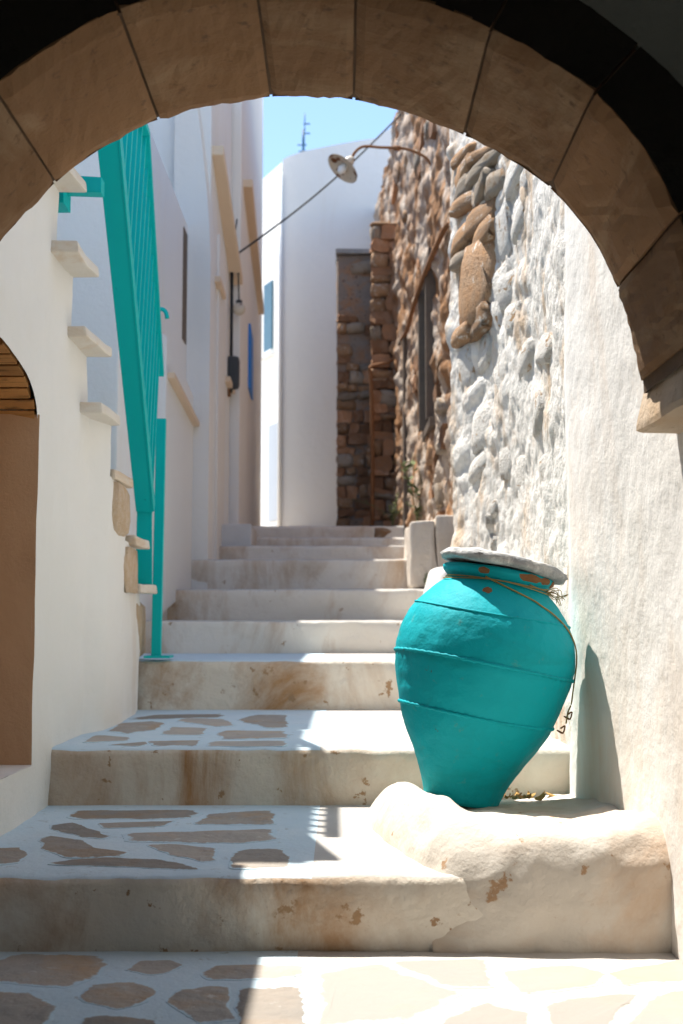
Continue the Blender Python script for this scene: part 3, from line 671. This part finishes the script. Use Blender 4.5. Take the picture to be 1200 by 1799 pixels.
box('bracket_plate', -1.10 - RO.x, -1.045 - RO.x, 4.37 - 6.25, 4.49 - 6.25, bk.z - .09 - .644, bk.z + .06 - .644, TEAL_R, rl, .003)

# ------------------------------------------------------------------ left houses
def house(name, label, loc): return thing(name, label, 'house', loc)
def hb(name, h, x0, x1, y0, y1, z0, z1, m, bev=.012):
    l = h.location; return box(name, x0 - l.x, x1 - l.x, y0 - l.y, y1 - l.y, z0 - l.z, z1 - l.z, m, h, bev)
h0 = house('stair_house', 'white house wall directly behind the outer staircase', (-1.9, 5, 0)); hb('wall', h0, -1.66, -3.2, 2.96, 4.9, -.1, 4.6, HOUSE); hb('upper_wall', h0, -1.66, -3.2, 4.903, 6.59, -.1, 5.45, HOUSE)
h1 = house('shaded_house', 'shaded bluish white house beyond the teal railing', (-1.6, 7.7, 0)); hb('wall', h1, -1.25, -3.2, 6.6, 9.58, -.1, 4.05, HOUSE); hb('upper_wall', h1, -1.64, -3.2, 6.62, 9.56, 4.051, 5.45, HOUSE)
pl = atX(290, 640, -1.24)
hexa('stair_parapet', [Vector(p) - h1.location for p in ((-1.26, 8.0, .9), (-1.19, 8.0, .9), (-1.19, 9.5, 1.1), (-1.26, 9.5, 1.1), (-1.26, 8.0, 2.82), (-1.19, 8.0, 2.78), (-1.19, 9.5, 2.65), (-1.26, 9.5, 2.7))], HOUSE, h1, .01)
hexa('parapet_ledge', [Vector(p) - h1.location for p in ((-1.2, 8.05, 2.5), (-1.14, 8.05, 2.5), (-1.14, 9.5, 2.4), (-1.2, 9.5, 2.4), (-1.2, 8.05, 2.54), (-1.14, 8.05, 2.54), (-1.14, 9.5, 2.44), (-1.2, 9.5, 2.44))], LEDGE, h1, .004)
hb('recess_shade_panel', h1, -1.243, -1.3, 9.2, 9.42, 3.05, 3.95, OLDWOOD, .004)  # dark panel added to paint the shade of a narrow recess
h2 = house('buttressed_house', 'pale house with rounded buttress and ledge tinted with painted bounce light', (-1.2, 10.2, .9))
hexa('wall', [Vector(p) - h2.location for p in ((-3.2, 9.6, -.1), (-1.08, 9.6, -.1), (-1.08, 11.4, -.1), (-3.2, 11.4, -.1), (-3.2, 9.6, 5.4), (-1.08, 9.6, 5.4), (-1.08, 11.4, 6.0), (-3.2, 11.4, 6.0))], HOUSE, h2, .012)
# buttress with bounced warmth in its colour, its lane edge curving away at the top
V = []; Fc = []; n = 24
for i in range(n):
    z = .9 + 4.45 * i / (n - 1); xr_ = -1.065 - .30 * max(0, (z - 3.7) / 2.4) ** 1.6
    V += [Vector(p) - h2.location for p in ((-1.37, 9.5, z), (xr_, 9.5, z), (xr_ + .02, 9.63, z), (-1.37, 9.63, z))]
for i in range(n - 1):
    for k in range(4): Fc.append((i * 4 + k, i * 4 + (k + 1) % 4, i * 4 + 4 + (k + 1) % 4, i * 4 + 4 + k))
Fc += [(0, 3, 2, 1), (n * 4 - 4, n * 4 - 3, n * 4 - 2, n * 4 - 1)]
add('buttress', V, Fc, HOUSE_W, h2)
hb('pier', h2, -1.06, -1.1, 10.15, 10.75, .9, 4.2, HOUSE_W)
hexa('ledge', [Vector(p) - h2.location for p in ((-1.09, 9.66, 4.72), (-.985, 9.66, 4.72), (-.96, 11.38, 4.1), (-1.09, 11.38, 4.1), (-1.09, 9.66, 4.8), (-.985, 9.66, 4.8), (-.96, 11.38, 4.18), (-1.09, 11.38, 4.18))], LEDGE, h2, .006)
for y0, z0 in ((9.95, 3.72), (10.9, 3.05)):
    hexa('small_ledge', [Vector(p) - h2.location for p in ((-1.09, y0, z0), (-1.03, y0, z0), (-1.03, y0 + .5, z0 - .02), (-1.09, y0 + .5, z0 - .02), (-1.09, y0, z0 + .05), (-1.03, y0, z0 + .05), (-1.03, y0 + .5, z0 + .03), (-1.09, y0 + .5, z0 + .03))], LEDGE, h2, .004)
h3 = house('far_lane_house', 'tall pale house, painted with warm bounce light, with bright blue shutter up the lane', (-1.2, 13.5, 1.6))
hexa('wall', [Vector(p) - h3.location for p in ((-3.2, 11.42, .8), (-.985, 11.42, .8), (-1.125, 16.6, .8), (-3.2, 16.6, .8), (-3.2, 11.42, 6.05), (-.985, 11.42, 6.05), (-1.125, 16.6, 8.4), (-3.2, 16.6, 8.4))], HOUSE_W, h3, .015)
hexa('ledge', [Vector(p) - h3.location for p in ((-1.0, 11.75, 5.22), (-.90, 11.75, 5.22), (-1.03, 15.6, 4.9), (-1.12, 15.6, 4.9), (-1.0, 11.75, 5.3), (-.90, 11.75, 5.3), (-1.03, 15.6, 4.98), (-1.12, 15.6, 4.98))], LEDGE, h3, .006)
a, b = atX(437, 600, -1.02), atX(446, 600, -1.03); zt = atY(441, 580, a.y + .3).z; zb = atY(441, 690, a.y + .3).z
sh = hexa('shutter', [Vector(p) - h3.location for p in ((-1.04, a.y, zb), (-1.0, a.y, zb), (-1.025, a.y + .75, zb), (-1.06, a.y + .75, zb), (-1.04, a.y, zt), (-1.0, a.y, zt), (-1.025, a.y + .75, zt), (-1.06, a.y + .75, zt))], BLUE, h3, .004)
ds = box('door_step', -1.4, -.80, 10.55, 11.6, 1.3, 1.70, mat('pale_door_step', (.68, .70, .72), (.6, .58, .55), 1, 3, stain=(.5, .38, .28), stain_lo=.58, stain_hi=.78), None, .02, .012)
tag(ds, 'pale block doorstep with blue edge at foot of the left houses', 'doorstep')
# conduit, meter box, lamp globe, wires on the left
P0 = atY(403, 456, 11.2); P1 = atY(401, 690, 11.2)
cond = tube('conduit', [(P0.x + .025, 11.2, P0.z), (P0.x + .025, 11.2, P1.z)], .016, CABLE); tag(cond, 'thin dark conduit running down the left house corner', 'conduit')
mb = atY(408, 655, 11.2)
mt = thing('meter_box', 'rounded grey electricity meter box on the left houses', 'meter box', (mb.x, 11.2, mb.z - .16))
box('casing', -.065, .07, -.06, .06, 0, .32, DARKM, mt, .045); box('mount', -.085, -.062, -.05, .05, -.03, .30, OLDWOOD, mt, .004); tube('cable_gland', [(-.03, 0, -.07), (-.03, 0, .01)], .02, RUST, mt)
gl = atY(420, 543, 11.2); g = thing('globe_lamp', 'small white globe lamp hanging from wires on left facade', 'lamp', gl)
V = []; Fc = []; 
for i in range(13):
    for k in range(20):
        p = math.pi * i / 12; a = 2 * math.pi * k / 20; V.append((.062 * math.sin(p) * math.cos(a), .062 * math.sin(p) * math.sin(a), .062 * math.cos(p)))
for i in range(12):
    for k in range(20): Fc.append((i * 20 + k, i * 20 + (k + 1) % 20, i * 20 + 20 + (k + 1) % 20, i * 20 + 20 + k))
add('globe', V, Fc, ENAMEL, g, True); tube('hanging_wire', [(0, 0, .06), (-.01, 0, .35), (-.07, .05, .62), (-.03, .05, .9)], .007, CABLE, g, 6); tube('collar', [(0, 0, .05), (0, 0, .085)], .03, DARKM, g)

# ------------------------------------------------------------------ far white house and antenna
wh = thing('far_white_house', 'large plain white house closing the end of the lane', 'house', (-.4, 17, 2))
D = 17.0
rp = [atY(x, y, D) for x, y in ((497, 280), (508, 274), (532, 266), (590, 254), (636, 246), (660, 243), (690, 222), (760, 205), (900, 190))]
V = []; Fc = []
bl = [Vector((p.x, D, 1.6)) for p in rp]
for p, q in zip(rp, bl):
    V += [Vector((q.x, D, q.z)), Vector((p.x, D, p.z)), Vector((p.x, D + 3, p.z)), Vector((q.x, D + 3, q.z))]
for i in range(len(rp) - 1):
    a = i * 4; b = a + 4; Fc += [(a, b, b + 1, a + 1), (a + 1, b + 1, b + 2, a + 2), (a + 2, b + 2, b + 3, a + 3)]
e = (len(rp) - 1) * 4; Fc += [(0, 1, 2, 3), (e, e + 3, e + 2, e + 1)]
add('front_wall', [p - wh.location for p in V], Fc, HOUSE, wh)
c0 = rp[0]; c1 = Vector((-1.6, 18.6, c0.z))
hexa('side_wall', [Vector(p) - wh.location for p in ((c1.x, c1.y, 1.6), (c0.x - .005, D + .01, 1.6), (c0.x - .005, D + .4, 1.6), (c1.x, c1.y + .4, 1.6), (c1.x, c1.y, c0.z), (c0.x - .005, D + .01, c0.z - .03), (c0.x - .005, D + .4, c0.z - .03), (c1.x, c1.y + .4, c0.z))], HOUSE, wh, .01)
tube('drainpipe', [Vector((c0.x - .03, D - .02, 1.9)) - wh.location, Vector((c0.x - .03, D - .02, c0.z - .2)) - wh.location], .03, HOUSE, wh)
def on_side(t, z): p = c0.lerp(c1, t); n_ = Vector((-(c0.y - c1.y), c0.x - c1.x, 0)).normalized(); return Vector((p.x, p.y, z)) + Vector((-.9, -.45, 0)).normalized() * .0
def side_panel(name, x0, x1, y0, y1, m, dp=.03):
    dv = (Vector((c1.x, c1.y, 0)) - Vector((c0.x, D, 0))).normalized(); nv = Vector((dv.y, -dv.x, 0)); nv = nv if nv.y < 0 else -nv
    def hit(px, py):
        r = ray(px, py); p0 = Vector((c0.x, D, 0)); t = (p0 - CAM).dot(nv) / r.dot(nv); return CAM + r * t
    pts = [hit(x0, y1), hit(x1, y1), hit(x1, y0), hit(x0, y0)]
    zb_ = (pts[0].z + pts[1].z) / 2; zt_ = (pts[2].z + pts[3].z) / 2
    L = [Vector((pts[0].x, pts[0].y, zb_)), Vector((pts[1].x, pts[1].y, zb_))]
    P = [L[0] + nv * dp, L[1] + nv * dp, L[1] - nv * .02, L[0] - nv * .02]
    return hexa(name, [p - wh.location for p in P] + [Vector((p.x, p.y, zt_)) - wh.location for p in P], m, wh, .004)
side_panel('window', 466, 480, 498, 618, GLASSY); side_panel('window_sill', 462, 484, 620, 628, HOUSE, .08); side_panel('door', 474, 492, 745, 915, mat('pale_grey_door', (.45, .5, .56), bump=.002))
an = thing('roof_antenna', 'blue grey antenna mast on the roof of the far white house', 'antenna', atY(533, 268, 17.6))
AM = mat('antenna_metal', (.05, .12, .20), rough=.5, bump=.001)
tube('mast', [(0, 0, -.15), (0, 0, .36)], .022, AM, an); tube('mast_tip', [(.02, 0, .34), (.02, 0, .62)], .008, AM, an)
for z, l, x in ((.02, .10, .03), (.12, .07, -.02), (.30, .05, .05), (.45, .05, .05)): tube('crossbar', [(x - l, 0, z), (x + l, 0, z)], .012, AM, an)
# ------------------------------------------------------------------ the ruin on the right
def rx(d): return .86 - .043 * (d - 9)
ru = thing('ruined_house', 'ruined rubble house wall with peeling plaster and weathered window', 'house', (.8, 9, 1.4)); UO = Vector(ru.location)
def ru_fn(u, v):
    d = 8.95 + 9.2 * u ** 1.15; z = 1.2 + 5.6 * v
    q = Vector((d * 2.2, z * 4.5, 8)); dist, pts = noise.voronoi(q); lump = max(0, 1 - (dist[0] / .6) ** 2) * sstep(0, .25, dist[1] - dist[0])
    win = sstep(10.28, 10.36, d) * sstep(11.06, 10.98, d) * sstep(2.55, 2.6, z) * sstep(3.98, 3.9, z)
    x = rx(d) - .03 * lump * (.2 + noise.cell(pts[0] * 2.3)) + .05 * n1(d, z, 0, 1.3) + .05 * n1(d, z, 3, 5, 5) + .16 * win
    if v > .999: x += .0
    return Vector((x, d, z + (.12 * n1(d, 0, 0, 3) if v > .97 else 0))) - UO
v, f = grid(220, 220, ru_fn, True); add('wall_face', v, f, RUINPL, ru, True)
hexa('wall_core', [Vector(p) - UO for p in ((rx(9) + .14, 9.05, .9), (rx(9) + .6, 9.05, .9), (rx(18) + .6, 18.1, .9), (rx(18) + .14, 18.1, .9), (rx(9) + .14, 9.05, 6.6), (rx(9) + .6, 9.05, 6.6), (rx(18) + .6, 18.1, 6.6), (rx(18) + .14, 18.1, 6.6))], MORTAR, ru)
wx = rx(10.67)
for nm, y0, y1, z0, z1, dx in (('window_frame', 10.30, 10.38, 2.6, 3.93, -.05), ('window_frame', 10.94, 11.02, 2.6, 3.93, -.07), ('lintel', 10.2, 11.15, 3.93, 4.1, -.03), ('window_sill', 10.2, 11.15, 2.52, 2.6, -.03)):
    box(nm, wx + dx - UO.x, wx + .2 - UO.x, y0 - 9, y1 - 9, z0 - 1.4, z1 - 1.4, OLDWOOD, ru, .006)
box('window_pane', wx + .03 - UO.x, wx + .06 - UO.x, 1.40, 1.94, 1.2, 2.53, GLASSY, ru)
box('timber_post', rx(13) - .03 - UO.x, rx(13) + .1 - UO.x, 3.55, 3.75, .35, 2.6, OLDWOOD, ru, .01, .01)
for k in range(60):
    d = 9.1 + 5 * random.random() ** 1.3; z = random.uniform(1.5, 6.6)
    if 10.1 < d < 11.25 and 2.4 < z < 4.2: continue
    stone(Vector((rx(d) + .05, d, z)) - UO, (.16, random.uniform(.2, .5), random.uniform(.1, .22)), (random.uniform(-.2, .2), 0, 0), random.choice([RSTONE, RSTONE, BSTONE, GSTONE]), ru)
def masonry(h, x0, x1, d, z0, z1, mats, hmin=.08, hmax=.19, skip=None):
    z = z0; l = Vector(h.location)
    while z < z1:
        hh = random.uniform(hmin, hmax); hh = min(hh, z1 - z + .03); x = x0
        while x < x1 - .02:
            ww = min(random.uniform(.10, .26), x1 - x); 
            if x1 - x - ww < .05: ww = x1 - x
            zz = z + hh / 2 + random.uniform(-.012, .012)
            if not (skip and random.random() < skip(zz)):
                stone(Vector((x + ww / 2, d + random.uniform(-.015, .025), zz)) - l, (ww * .99, .16, hh * .98), (random.uniform(-.15, .15), random.uniform(-.2, .2), random.uniform(-.25, .25)), random.choice(mats), h)
            x += ww
        z += hh
p1 = thing('rubble_pier', 'tall reddish brown rubble pier jutting from the ruin', 'pier', (.55, 14.2, 1.7))
xa, xb = atY(653, 600, 14).x, atY(712, 600, 14).x; zt = atY(660, 396, 14).z
box('mortar_core', xa + .03 - .55, .3, -.17, .4, 0, zt - 1.75, MORTAR, p1); masonry(p1, xa, xb + .06, 14.05, 1.72, zt, [RSTONE, RSTONE, RSTONE, BSTONE, GSTONE], .05, .2)
p2 = thing('rendered_pier', 'grey rendered stone wall end with slab top beside rubble pier', 'wall', (.15, 14.8, 1.7))
xc = atY(590, 700, 14.6).x; zt2 = atY(620, 446, 14.6).z
box('core', xc + .02 - .15, xa + .25 - .15, -.17, .35, 0, zt2 - 1.7, GREYREN, p2, .02, .02); box('cap_slab', xc - .15, xa + .2 - .15, -.23, .4, zt2 - 1.7, zt2 - 1.64, LIDST, p2, .01, .01)
masonry(p2, xc + .02, xa + .05, 14.66, 1.72, zt2 - .1, [RSTONE, RSTONE, GSTONE, BSTONE], .08, .17, lambda z: .85 if z > 4.6 else (.5 if z > 3.9 else .12))
rs = stone(atY(672, 938, 12.7), (.24, .2, .12), (0, 0, .2), BSTONE, None, 'fallen_stone'); tag(rs, 'loose orange brown stone lying at the foot of the rubble pier', 'stone')
# pipe
pp = [atX(x, y, 1) for x, y in ()]
def onr(px, py, off=-.07):
    lo, hi = 9.0, 17.0
    for _ in range(30):
        m_ = (lo + hi) / 2; p = atY(px, py, m_)
        if p.x < rx(m_) + off: lo = m_
        else: hi = m_
    return atY(px, py, lo)
pts = [onr(x, y) for x, y in ((797, 394), (784, 398), (768, 430), (745, 485), (726, 540), (715, 580))]
pts += [atY(700, 606, 13.86), atY(690, 632, 13.86), atY(668, 640, 13.86), atY(650, 646, 13.86), atY(652, 665, 13.86), atY(654, 760, 13.86), atY(654, 925, 13.86)]
tag(tube('rusty_pipe', smoothpts(pts, 4), .022, RUST), 'thin rusty pipe bending across the ruin and down the pier', 'pipe')
# wall lamp
ld = 10.4; wl = thing('street_lamp', 'rusty arm wall lamp with chipped cream enamel shade', 'lamp', atY(757, 290, ld)); WO = Vector(wl.location)
arm = [Vector((rx(ld) + .03, ld, WO.z - .05))] + [atY(x, y, ld) for x, y in ((757, 288), (745, 275), (722, 264), (700, 260), (668, 259), (645, 257), (632, 260), (622, 270), (617, 281))]
tube('arm', [p - WO for p in smoothpts(arm, 4)], .013, RUST, wl); tube('collar', [atY(704, 261, ld) - WO, atY(692, 260, ld) - WO], .024, RUST, wl)
ax = (atY(600, 300, ld) - atY(618, 280, ld)).normalized(); ax = (ax + Vector((0, -.28, -.1))).normalized(); sc = atY(614, 283, ld) - WO
rot = ax.to_track_quat('Z', 'Y')
def lathe(name, prof, m, n=32):
    V = []; Fc = []
    for z, r in prof:
        for k in range(n): a = 2 * math.pi * k / n; V.append(sc + rot @ Vector((r * math.cos(a), r * math.sin(a), z)))
    for i in range(len(prof) - 1):
        for k in range(n): Fc.append((i * n + k, i * n + (k + 1) % n, i * n + n + (k + 1) % n, i * n + n + k))
    return add(name, V, Fc, m, wl, True)
lathe('socket', [(-.04, .0), (-.04, .03), (.0, .045), (.05, .05), (.06, .04)], ENAMEL); lathe('shade', [(.05, .045), (.065, .08), (.10, .16), (.105, .162), (.10, .155), (.075, .08), (.06, .0)], ENAMEL)
lathe('bulb', [(.06, .02), (.09, .035), (.12, .04), (.15, .025), (.16, .0)], HOUSE, 16)
# overhead cable
ca = Vector((P0.x, 11.2, P0.z)); cb = atY(716, 188, 13.2); pts = [ca.lerp(cb, t / 20) + Vector((0, 0, -.10 * math.sin(math.pi * t / 20))) for t in range(21)]
tag(tube('overhead_cable', pts, .010, CABLE, None, 6), 'black cable strung across the lane from conduit to ruin', 'cable')
# ------------------------------------------------------------------ weeds
def weed(loc, h, n, label, m, spread=.5):
    t = thing('weed', label, 'plant', loc)
    for k in range(n):
        a = random.uniform(0, 6.28); L = h * random.uniform(.5, 1); s = random.uniform(.1, spread)
        pts = [Vector((math.cos(a) * s * L * q * q, math.sin(a) * s * L * q * q, L * q * (1 - .2 * q * s))) for q in (0, .25, .5, .75, 1)]
        stem = tube('stem', pts, [.005, .004, .003, .003, .002], m, t, 5); V = []; Fc = []
        for i in range(14):
            q = random.uniform(.25, 1); p = Vector((math.cos(a) * s * L * q * q, math.sin(a) * s * L * q * q, L * q * (1 - .2 * q * s)))
            dr = Vector((random.uniform(-1, 1), random.uniform(-1, 1), random.uniform(-.2, .8))).normalized(); sd_ = dr.cross(Vector((0, 0, 1))).normalized(); ll = h * random.uniform(.07, .14); b = len(V)
            V += [p, p + dr * ll * .5 + sd_ * ll * .25, p + dr * ll, p + dr * ll * .5 - sd_ * ll * .25]; Fc.append((b, b + 1, b + 2, b + 3))
        add('leaf_spray', V, Fc, m, stem)['kind'] = 'stuff'
weed(atY(690, 925, 12.9), .42, 9, 'spreading dusty green weed at the foot of the rubble pier', LEAF, 1.2)
weed(atY(733, 940, 11.2), .85, 5, 'tall thin grey green weed against the ruined wall', LEAF, .25)
weed(Vector((.63, 8.95, 1.09)), .16, 8, 'small dark green weed at the foot of the low wall', LEAF, .8)
